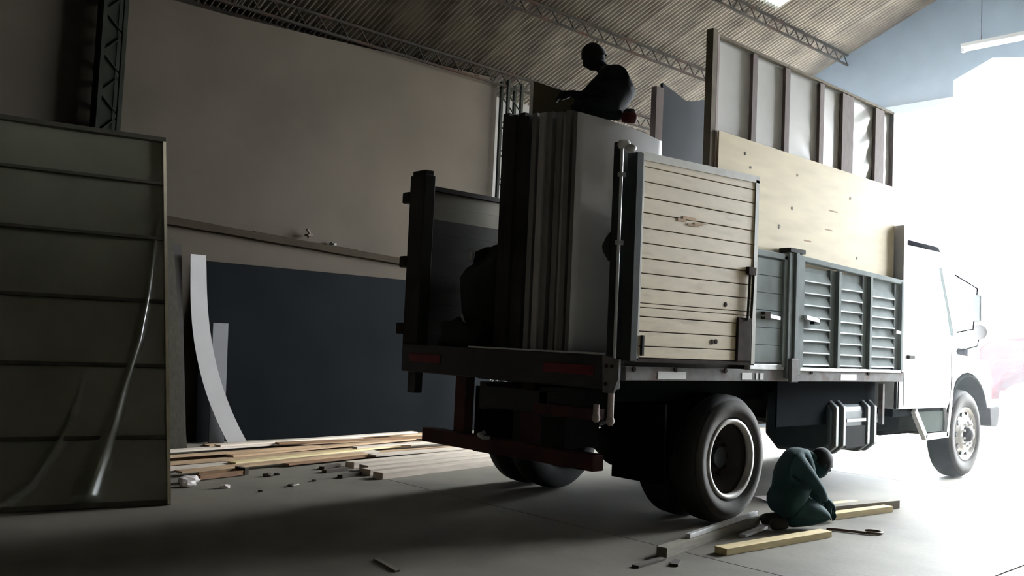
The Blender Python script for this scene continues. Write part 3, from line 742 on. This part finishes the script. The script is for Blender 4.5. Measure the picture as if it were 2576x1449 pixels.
# ================================================================== BOARDS AGAINST THE BACK WALL
def leaning(name, x0, x1, yb_, yt, h, th, mt, label, zo=0, cat='board', group=None):
    a = Vector((x0, yb_, zo)); t = Vector((0, yt-yb_, h)).normalized(); n_ = Vector((0, -t.z, t.y))
    L_ = math.hypot(yt-yb_, h)
    mb = MB().obox(Vector(((x0+x1)/2, yb_, zo))+t*L_/2+n_*-(th/2), (1, 0, 0), t, n_, (x1-x0)/2, L_/2, th/2)
    return tag(obj(name, mb, mt, bevel=.002), label, cat, group)
leaning('black_board', -.16, 4.4, 6.22, 6.40, 2.135, .02, 'black_board', 'very wide black board leaning on the wall behind the lumber')
leaning('grey_offcut', -.06, .13, 6.10, 6.18, 1.40, .015, 'grey_strip', 'narrow grey board strip leaning in front of the black board')
ws = MB(); n_ = 22
for i in range(n_+1):
    t = i/n_; z = 2.19*(1-t)+.01*t
    xc = -.35+.05*(0 if t < .2 else 0)+(.0 if t < .12 else 0)
    tt = max(0, (t-.12)/.88); xc = -.375+.035*math.cos(t*2.2)+.02*t+.50*tt**2.3
    yy = 6.30-.30*t
    ws.v += [(xc, yy, z), (xc+.19+.05*t, yy, z), (xc, yy-.012, z), (xc+.19+.05*t, yy-.012, z)]
for i in range(n_):
    a = 4*i; b_ = a+4
    ws.f += [(a+2, a+3, b_+3, b_+2), (a, b_, b_+1, a+1), (a, a+2, b_+2, b_), (a+1, b_+1, b_+3, a+3)]
ws.f += [(0, 1, 3, 2), (4*n_, 4*n_+2, 4*n_+3, 4*n_+1)]
tag(obj('curved_strip', ws, 'white_strip'), 'whitish curved arch-shaped strip leaning beside the black board', 'strip')
leaning('old_board', -1.02, -.815, 5.50, 6.35, 2.32, .03, 'old_board', 'dark weathered board nearest the greenish panel edge, leaning on the wall', group='weathered boards leaning on the wall')
leaning('old_board', -.80, -.52, 5.62, 6.38, 2.36, .03, 'old_board', 'wide weathered board leaning on the wall next to the curved white strip', group='weathered boards leaning on the wall')
leaning('old_board', -.515, -.41, 5.90, 6.40, 2.30, .04, 'dark_board', 'narrow blackish board leaning just beside the curved white strip', group='weathered boards leaning on the wall')
o = obj('wall_bracket', MB().box(1.20, 1.27, 6.30, 6.40, 2.575, 2.60).tube([(1.235, 6.36, 2.55), (1.235, 6.34, 2.62), (1.19, 6.33, 2.66)], .018), 'litter_dark'); tag(o, 'small dark bracket sitting on the wall ledge', 'bracket')
tag(obj('plaster_scrap', lump((1.62, 6.38, 2.515), .05, .035, .022, 9, ''), 'plaster_white'), 'small pale plaster lump lying on the wall ledge', 'rubble')

# ================================================================== LUMBER ON THE FLOOR
STACK = []
def obb_hit(p, q):
    (c1, a1, l1, w1), (c2, a2, l2, w2) = p, q
    for a in (a1, a1+math.pi/2, a2, a2+math.pi/2):
        ax = (math.cos(a), math.sin(a))
        e = lambda c, b, l, w: abs(math.cos(b)*ax[0]+math.sin(b)*ax[1])*l/2+abs(-math.sin(b)*ax[0]+math.cos(b)*ax[1])*w/2
        if abs((c1[0]-c2[0])*ax[0]+(c1[1]-c2[1])*ax[1]) > e(c1, a1, l1, w1)+e(c2, a2, l2, w2)-.004: return False
    return True
def plank(x, y, ang, L_, wd, th, z, mt, label, group, name='plank', pitch_=0):
    me_ = ((x, y), R(ang), L_, wd)
    z = max([0]+[zt for q, zt in STACK if obb_hit(me_, q)])+.0005
    STACK.append((me_, z+th))
    a = R(ang); d = Vector((math.cos(a)*math.cos(pitch_), math.sin(a)*math.cos(pitch_), math.sin(pitch_)))
    s = Vector((-math.sin(a), math.cos(a), 0)); u = d.cross(s)
    me = MB().obox((0, 0, 0), (1, 0, 0), (0, 1, 0), (0, 0, 1), L_/2, wd/2, th/2)
    o = obj(name, me, mt, bevel=.002)
    o.matrix_world = Matrix(((d.x, s.x, u.x, x), (d.y, s.y, u.y, y), (d.z, s.z, u.z, z+th/2), (0, 0, 0, 1)))
    return tag(o, label, 'plank', group)
G1 = 'old planks heaped along the wall'
specs = [  # x, y, angle, length, width, thick, z, mat, label
 (1.5, 5.95, 3, 3.4, .16, .018, 0, 'wood_tan', 'tan plank farthest back in the heap, against the black board foot'),
 (1.05, 5.72, 5, 2.5, .14, .018, 0, 'wood_brown', 'brown plank second from the black board in the heap'),
 (1.9, 5.55, 1, 3.0, .18, .018, 0, 'wood_tan', 'wide tan plank third from the black board in the heap'),
 (.2, 5.42, 7, 3.0, .13, .02, .0, 'wood_pale', 'pale plank running to the foot of the curved white strip'),
 (1.4, 5.25, 4, 3.4, .16, .018, 0, 'wood_tan', 'tan plank in the middle of the wall heap, long and flat'),
 (.1, 5.05, 9, 2.6, .14, .018, 0, 'wood_brown', 'brown plank slanting across the middle of the wall heap'),
 (1.9, 4.95, 3, 3.0, .18, .018, 0, 'wood_pale', 'wide pale plank on the truck side of the wall heap'),
 (.3, 4.72, 6, 3.2, .14, .02, 0, 'wood_tan', 'long tan plank crossing toward the leaning green panel'),
 (1.7, 4.62, 2, 2.8, .15, .018, 0, 'wood_tan', 'tan plank under the yellow board at the heap centre'),
 (-.1, 4.42, 8, 2.7, .16, .018, 0, 'wood_pale', 'pale plank near the loose square frame on the floor'),
 (1.0, 4.30, 10, 2.4, .12, .018, 0, 'wood_brown', 'reddish brown plank at the near edge of the wall heap'),
 (2.0, 4.28, 5, 2.2, .15, .018, 0, 'wood_pale', 'pale plank between the heap and the stacked white boards'),
 (-.2, 4.15, 11, 2.3, .12, .018, 0, 'wood_tan', 'nearest tan plank of the heap, beside the litter'),
 (1.2, 5.60, 8, 3.0, .12, .018, .035, 'wood_pale', 'pale plank lying on top of the heap toward the wall'),
 (.9, 5.00, 12, 2.8, .12, .018, .036, 'wood_tan', 'tan plank lying slantwise on top of the heap'),
 (1.6, 5.30, -2, 2.4, .10, .018, .036, 'wood_brown', 'dark brown plank on top of the heap middle'),
 (.5, 4.52, 13, 2.4, .12, .018, .036, 'wood_yellow', 'yellow plank on top of the near heap'),
 (2.1, 4.80, 6, 2.2, .10, .018, .036, 'wood_pale', 'short pale plank atop the heap on the truck side'),
 (-.2, 4.85, 6, 1.8, .10, .018, .036, 'wood_tan', 'short tan plank atop the heap next to the curved strip foot')]
for s in specs: plank(*s, G1)
G2 = 'white boards laid out beside the truck'
for k, (x, y, a, L_, z, lab) in enumerate(((1.45, 3.26, 9, 2.5, 0, 'white board nearest the truck wheel of the spaced row'), (1.42, 3.47, 8.5, 2.4, 0, 'second white board from the truck wheel of the spaced row'),
        (1.55, 3.69, 8, 2.4, 0, 'third white board from the truck wheel of the spaced row'), (1.50, 3.92, 7.5, 2.3, 0, 'white board of the spaced row closest to the tan heap'))):
    plank(x, y, a, L_, .13, .06, z, 'wood_pale', lab, G2)
for k, (x, y, a, lab) in enumerate(((.18, 3.30, 20, 'dark offcut under the end of the nearest white board'), (.22, 3.62, 14, 'dark offcut by the ends of the middle white boards'), (.30, 3.84, 25, 'dark offcut by the end of the farthest white board'))):
    plank(x-.12, y, a, .30, .06, .03, 0, 'litter_dark', lab, None, 'offcut')
# loose square frame and litter
fr = thing('timber_square', 'small dark wooden frame lying on the floor before the plank heap', 'frame', (-.95, 3.78, 0))
for a, b_ in (((-1.25, 3.66, .03), (-.78, 3.76, .03)), ((-1.20, 3.80, .03), (-.80, 3.88, .03))): obj('frame_side', MB().bar(a, b_, .03, .04), 'wood_brown', fr)
obj('frame_end', MB().bar((-.765, 3.74, .04), (-.785, 3.90, .04), .04, .06), 'litter_dark', fr)
rnd = random.Random(4)
for k, (x, y, s, mt, lab) in enumerate(((-1.46, 3.42, .07, 'paper', 'crumpled pale paper scrap beside the panel foot, largest'), (-1.38, 3.58, .09, 'paper', 'crumpled pale paper heap beside the panel foot, farther one'), (-1.22, 3.22, .045, 'paper', 'flat pale scrap in front of the crumpled paper'),
        (-.62, 3.62, .045, 'litter_dark', 'dark wood chip just before the plank heap'), (-.50, 3.66, .03, 'litter_dark', 'smaller dark chip just before the plank heap'), (-.38, 3.20, .025, 'litter_dark', 'lone dark chip on the lit floor'),
        (-.70, 3.05, .03, 'litter_dark', 'dark chip with a pale splinter on the lit floor'), (-1.05, 2.92, .022, 'litter_dark', 'tiny dark chip nearest the truck shadow edge'))):
    tag(obj('floor_scrap', lump((x, y, s*.35), s, s*.8, s*.35, 20+k, mt, 10, 6), mt), lab, 'scrap')
plank(-.66, 3.07, 20, .14, .012, .008, 0, 'paper', 'pale splinter lying beside the dark chip on the floor', None, 'splinter')
plank(-1.58, .35, -100, .30, .035, .012, 0, 'wood_grey', 'short greyish stick alone on the shadowed floor', None, 'stick')
# planks by the rear wheel
G3 = 'cut timber beside the rear wheel'
def plank2(a, b_, wd, th, z, mt, lab, name='plank'):
    a = Vector(a); b_ = Vector(b_); c = (a+b_)/2; d = b_-a
    return plank(c.x, c.y, math.degrees(math.atan2(d.y, d.x)), d.length, wd, th, z, mt, lab, G3, name)
plank2((.02, -.41), (1.60, -.10), .075, .065, 0, 'wood_grey', 'dark square timber passing close by the rear wheel')
plank2((.40, -.335), (1.60, -.10), .035, .03, .066, 'zinc', 'bright metal strip lying on the dark square timber', 'metal_strip')
plank2((1.05, -.34), (1.50, -.245), .05, .02, 0, 'zinc', 'flat bright metal strip beside the kneeling worker', 'metal_strip')
plank2((.44, -.57), (1.66, -.66), .10, .045, 0, 'wood_yellow', 'yellow plank with a knot in front of the kneeling worker')
plank2((2.23, -.315), (3.20, -.42), .09, .05, 0, 'wood_yellow', 'pale yellow timber poking out beyond the kneeling worker')
plank2((2.24, -.145), (3.46, -.36), .10, .07, 0, 'wood_grey', 'longest dark-ended timber behind the pale yellow one')
plank2((2.25, .05), (3.25, -.10), .08, .04, 0, 'wood_yellow', 'thin pale timber farthest back of those by the worker')
plank2((-.34, -.49), (-.02, -.45), .05, .015, 0, 'litter_dark', 'short dark offcut at the end of the square timber')
plank2((.02, -.54), (-.10, -.60), .05, .015, 0, 'litter_dark', 'tiny dark offcut next to the square timber end')
pr_ = MB().add([(2.55, .30, .004), (3.05, .22, .004), (3.10, .50, .01), (2.62, .56, .03), (2.55, .30, .0), (3.05, .22, .0), (3.10, .50, .006), (2.62, .56, .026)], [(0, 1, 2, 3), (7, 6, 5, 4), (0, 4, 5, 1), (1, 5, 6, 2), (2, 6, 7, 3), (3, 7, 4, 0)])
tag(obj('paper_sheet', pr_, 'paper'), 'pale pinkish sheet lying on the floor behind the timbers', 'paper')
hk = [(1.86, -.56), (1.92, -.62), (1.97, -.72), (2.01, -.81), (2.07, -.87), (2.13, -.87), (2.16, -.82), (2.14, -.77), (2.09, -.76)]
tag(obj('wire_hook', MB().tube([(a, b_, .012) for a, b_ in hk], .011, 6), 'wire', smooth=True), 'bent rusty wire hook lying on the floor before the timbers', 'wire')

# ================================================================== HAZE ADDED FOR THE VEILING GLARE
HAZE = .0075
if HAZE:
    hz = obj('glare_haze', B(3.4, XE-.02, -12.4, YB-.02, .002, 10.5), 'purlin')
    vm = bpy.data.materials.new('haze'); vm.use_nodes = True; N = vm.node_tree.nodes
    N.remove(N['Principled BSDF']); vsn = N.new('ShaderNodeVolumeScatter')
    vsn.inputs['Density'].default_value = HAZE; vsn.inputs['Anisotropy'].default_value = .55; vsn.inputs['Color'].default_value = (.93, .97, 1, 1)
    vm.node_tree.links.new(vsn.outputs[0], N['Material Output'].inputs['Volume'])
    hz.data.materials[0] = vm; hz.display_type = 'WIRE'
    tag(hz, 'thin haze volume added just inside the doorway for the veiling glare', 'haze', kind='stuff')

# ================================================================== LAMP
lx, lz = 9.0, 5.93
la = thing('fluorescent_lamp', 'lit fluorescent tube lamp hanging by the end wall above the doorway', 'lamp', (lx, .7, lz))
obj('lamp_housing', MB().box(lx-.05, lx+.05, -.1, 1.27, lz+.03, lz+.09), 'lamp_housing', la, bevel=.01)
obj('lamp_tube', MB().tube([(lx, -.05, lz), (lx, 1.24, lz)], .028, 12), 'tube_glow', la, smooth=True)
for y in (-.06, 1.25): obj('lamp_holder', MB().box(lx-.03, lx+.03, y-.02, y+.02, lz-.035, lz+.04), 'lamp_housing', la)
for y in (.1, 1.0): obj('hanger', MB().tube([(lx, y, lz+.08), (lx, y, roofz(y)-.02)], .006, 6), 'purlin', la)

# ================================================================== RED CAR OUTSIDE
car = thing('car', 'red truck parked outside in the daylight beyond the white cab', 'truck', (15.0, 1.6, 0))
car.name = 'parked_truck'; PINV[car.name] = PINV['car']
def carp(name, mb, mt, **k): return obj(name, mb, mt, car, **k)
carp('bonnet', MB().prism([(2.90, .80), (2.98, 1.0), (2.94, 1.62), (2.70, 1.80), (1.10, 1.90), (1.10, .80)], 'X', 14.35, 15.75), 'car_red', bevel=.06)
for x0, x1 in ((14.0, 14.42), (15.68, 16.1)):
    fe = [(1.95+.62*math.cos(R(180-15*k)), .62+.60*math.sin(R(180-15*k))) for k in range(13)]
    carp('fender', MB().prism([(1.10, .72)]+fe+[(2.85, .72), (2.88, 1.15), (2.5, 1.40), (1.4, 1.48), (1.10, 1.30)], 'X', x0, x1), 'car_red', bevel=.04)
carp('cab_body', MB().prism([(1.15, .75), (1.15, 1.9), (.85, 2.6), (-.5, 2.65), (-.6, .75)], 'X', 14.05, 16.05), 'car_red', bevel=.05)
for xx in (14.03, 16.05): carp('side_window', MB().prism([(1.0, 1.95), (.78, 2.5), (-.3, 2.52), (-.3, 1.95)], 'X', xx, xx+.02), 'cab_glass')
carp('windscreen', MB().prism([(1.17, 1.98), (1.19, 1.98), (.93, 2.55), (.91, 2.55)], 'X', 14.2, 15.9), 'cab_glass')
carp('load_box', MB().box(14.05, 16.05, -4.2, -.7, .9, 2.2), 'car_red', bevel=.03)
for yy in (1.95, -3.0):
    for xx in (14.0, 15.78): carp('wheel', MB().lathe([(0, .02), (.28, .0), (.30, .02), (.47, .0), (.5, .05), (.5, .27), (.47, .3), (0, .3)], (xx, yy, .5), axis='X', n=28, closed=False), 'rubber_dusty', smooth=True)
carp('front_bumper', MB().box(14.0, 16.1, 2.92, 3.08, .55, .80), 'bumper_grey', bevel=.04)
for xx in (14.25, 15.85): carp('headlight', MB().lathe([(0, .05), (.10, .04), (.12, 0), (.12, -.1)], (xx, 2.86, 1.0), n=18, closed=False), 'reflector_white', smooth=True)

# ================================================================== PEOPLE
def person(name, label, J, rad, links, root, cloth, skin_m, face, hands, headr, hairm, shoes, group=None):
    """one continuous skinned body; face = forward direction of the head"""
    t = thing(name, label, 'person', J[root])
    keys = list(J); idx = {k: i for i, k in enumerate(keys)}
    me = bpy.data.meshes.new('body'); me.from_pydata([J[k] for k in keys], [(idx[a], idx[b]) for a, b in links], [])
    o = bpy.data.objects.new('body', me); COL.objects.link(o)
    sk = o.modifiers.new('skin', 'SKIN'); sk.use_smooth_shade = True
    if not me.skin_vertices: 
        bm = bmesh.new(); bm.from_mesh(me); bm.verts.layers.skin.verify(); bm.to_mesh(me); bm.free()
    for k in keys:
        sv = me.skin_vertices[0].data[idx[k]]; r_ = rad[k]; sv.radius = r_ if hasattr(r_, '__len__') else (r_, r_); sv.use_root = (k == root)
    ss = o.modifiers.new('sub', 'SUBSURF'); ss.levels = 2; ss.render_levels = 2
    dg = bpy.context.evaluated_depsgraph_get(); dg.update()
    ev = bpy.data.meshes.new_from_object(o.evaluated_get(dg))
    bpy.data.objects.remove(o)
    bm = bmesh.new(); bm.from_mesh(ev)
    for f_ in bm.faces: f_.material_index = 0; f_.smooth = True
    # head, hands joined into the same mesh as skin
    def addmb(mb, mi):
        vs = [bm.verts.new(v) for v in mb.v]
        for q in mb.f:
            try: ff = bm.faces.new([vs[i] for i in dict.fromkeys(q)])
            except ValueError: continue
            ff.material_index = mi; ff.smooth = True
    F = Vector(face).normalized(); Sd = F.cross(Vector((0, 0, 1))).normalized(); U = Sd.cross(F).normalized()
    H = Vector(J['head']); rot = Matrix((F, -Sd, U)).transposed()
    hm = MB(); n_, k_ = 20, 16
    for i in range(k_+1):
        th = math.pi*i/k_
        for j in range(n_):
            a = 2*math.pi*j/n_
            x = math.sin(th)*math.cos(a); y = math.sin(th)*math.sin(a); z = math.cos(th)
            q = Vector((x*.098, y*.076, z*.118))
            if z < -.1: q.y *= 1+.28*z; q.x *= 1+.10*z             # jaw narrows
            if x > .86 and abs(y) < .30 and -.45 < z < .12: q.x += .020*(1-abs(z+.2)/.35)  # nose
            if x > .6 and abs(z+.62) < .14: q.x += .010             # lips and chin
            if x > .5 and .02 < z < .22 and .15 < abs(y) < .55: q.x -= .007   # eye sockets
            hm.v.append(H+rot @ (q*headr))
    hm.f = [(i*n_+j, (i+1)*n_+j, (i+1)*n_+(j+1) % n_, i*n_+(j+1) % n_) for i in range(k_) for j in range(n_)]
    addmb(hm, 1)
    for s in (-1, 1): addmb(MB().ball(H+rot @ Vector((-.005, s*.078, -.005))*headr, .022, .010, .032, 8, 6, rot), 1)
    for (wr, dr_, nrm, thumb_side) in hands:
        wr = Vector(wr); d = Vector(dr_).normalized(); nr = Vector(nrm); nr = (nr-d*nr.dot(d)).normalized(); sdv = d.cross(nr)
        addmb(MB().tube([wr-d*.03, wr, wr+d*.03, wr+d*.075, wr+d*.09], [.024, .026, .034, .036, .022], 10), 1)
        for q, (off, L_) in enumerate(((-.030, .062), (-.010, .074), (.010, .070), (.029, .054))):
            b0 = wr+d*.075+sdv*off
            d1 = (d-nr*.35).normalized(); d2 = (d-nr*1.1).normalized(); d3 = (d*.4-nr*1.2).normalized()
            p1 = b0+d1*L_*.45; p2 = p1+d2*L_*.32; p3 = p2+d3*L_*.25
            addmb(MB().tube([b0-d*.02, b0, p1, p2, p3], [.008, .0095, .009, .008, .005], 7), 1)
        b0 = wr+d*.025+sdv*.03*thumb_side
        p1 = b0+(d*.6+sdv*thumb_side*.8).normalized()*.035; p2 = p1+(d-nr*.4).normalized()*.03
        addmb(MB().tube([b0-sdv*thumb_side*.015, b0, p1, p2], [.012, .012, .010, .006], 7), 1)
    ev2 = bpy.data.meshes.new('body'); bmesh.ops.recalc_face_normals(bm, faces=bm.faces); bm.to_mesh(ev2); bm.free()
    ev2.materials.clear(); ev2.materials.append(M[cloth]); ev2.materials.append(M[skin_m])
    bo = bpy.data.objects.new('body', ev2); link(bo, t)
    # hair cap, eyes, shoes
    hc = MB()
    for i in range(9):
        th = R(5)+R(100)*i/8
        for j in range(18):
            a = 2*math.pi*j/18
            x = math.sin(th)*math.cos(a); y = math.sin(th)*math.sin(a); z = math.cos(th)
            if x > .5 and z < .35: z = .35+(z-.35)*.15
            k2 = 1.10+.03*math.sin(7*a+3*th)
            hc.v.append(H+rot @ (Vector((x*.100-.006, y*.080, z*.120+.004))*headr*k2))
    hc.f = [(i*18+j, (i+1)*18+j, (i+1)*18+(j+1) % 18, i*18+(j+1) % 18) for i in range(8) for j in range(18)]+[tuple(range(18))]
    obj('hair', hc, hairm, t, smooth=True)
    for s in (-1, 1): obj('eye', MB().ball(H+rot @ (Vector((.088, s*.032, .012))*headr), .011, .011, .011, 8, 6), 'hair', t)
    for (heel, toe, mt) in shoes:
        heel = Vector(heel); toe = Vector(toe); mid = heel.lerp(toe, .6)
        obj('shoe', MB().tube([heel-(toe-heel)*.12, heel, mid, toe, toe+(toe-heel)*.14], [.025, .042, .045, .040, .018], 10), mt, t, smooth=True)
    return t
# worker kneeling on top of the stacked boards
P1 = dict(hip=(.50, .56, 3.225), belly=(.55, .585, 3.32), chest=(.60, .645, 3.47), neck=(.613, .788, 3.545), head=(.587, .875, 3.655),
          hipL=(.55, .66, 3.20), hipR=(.46, .54, 3.20), kneeL=(.50, .98, 3.20), kneeR=(.36, .88, 3.20), ankL=(.66, .64, 3.17), ankR=(.50, .46, 3.10),
          shL=(.655, .76, 3.52), shR=(.545, .59, 3.47), elL=(.60, .98, 3.36), elR=(.44, .64, 3.28), haL=(.52, 1.06, 3.38), haR=(.42, .76, 3.31))
RD1 = dict(hip=(.165, .15), belly=(.165, .14), chest=(.165, .14), neck=.055, head=.05, hipL=.10, hipR=.10, kneeL=.065, kneeR=.065, ankL=.045, ankR=.045, shL=.075, shR=.075, elL=.048, elR=.048, haL=.030, haR=.030)
LK = [('hip', 'belly'), ('belly', 'chest'), ('chest', 'neck'), ('neck', 'head'), ('hip', 'hipL'), ('hip', 'hipR'), ('hipL', 'kneeL'), ('hipR', 'kneeR'), ('kneeL', 'ankL'), ('kneeR', 'ankR'),
      ('chest', 'shL'), ('chest', 'shR'), ('shL', 'elL'), ('shR', 'elR'), ('elL', 'haL'), ('elR', 'haR')]
person('person', 'person in dark clothes kneeling on top of the stacked boards, head bowed', P1, RD1, LK, 'hip', 'cloth_black', 'skin_dark', (-.55, .60, -.45),
       [((.52, 1.06, 3.38), (-.6, .6, -.25), (0, 0, 1), 1), ((.42, .76, 3.31), (-.5, .7, -.3), (0, 0, 1), -1)], .93, 'hair',
       [((.50, .46, 3.09), (.53, .37, 3.075), 'shoe_red'), ((.68, .62, 3.17), (.72, .54, 3.17), 'shoe_dark')])
# worker kneeling on the floor beside the rear wheel
P2 = dict(hip=(1.68, -.33, .20), belly=(1.70, -.34, .32), chest=(1.715, -.32, .47), neck=(1.90, -.36, .53), head=(2.02, -.40, .475),
          hipL=(1.72, -.24, .19), hipR=(1.65, -.42, .18), kneeL=(2.12, -.27, .085), kneeR=(1.97, -.50, .10), ankL=(1.72, -.20, .06), ankR=(1.60, -.37, .06),
          shL=(1.87, -.24, .51), shR=(1.645, -.40, .515), elL=(2.06, -.30, .28), elR=(1.85, -.50, .28), haL=(2.18, -.36, .12), haR=(1.98, -.48, .21))
RD2 = dict(hip=(.18, .165), belly=(.18, .165), chest=(.185, .155), neck=.07, head=.05, hipL=.11, hipR=.11, kneeL=.075, kneeR=.078, ankL=.05, ankR=.05, shL=.10, shR=.10, elL=.058, elR=.06, haL=.03, haR=.03)
person('person', 'person in dark teal clothes kneeling on the floor by the fuel tank', P2, RD2, LK, 'hip', 'cloth_teal', 'skin', (.75, -.25, -.60),
       [((2.18, -.36, .12), (.5, -.3, -.4), (.3, .2, .9), 1), ((1.98, -.48, .21), (.6, -.1, -.5), (.3, .1, .9), -1)], 1.0, 'hair',
       [((1.58, -.37, .05), (1.47, -.33, .045), 'shoe_dark'), ((1.72, -.20, .05), (1.60, -.17, .045), 'shoe_dark')])
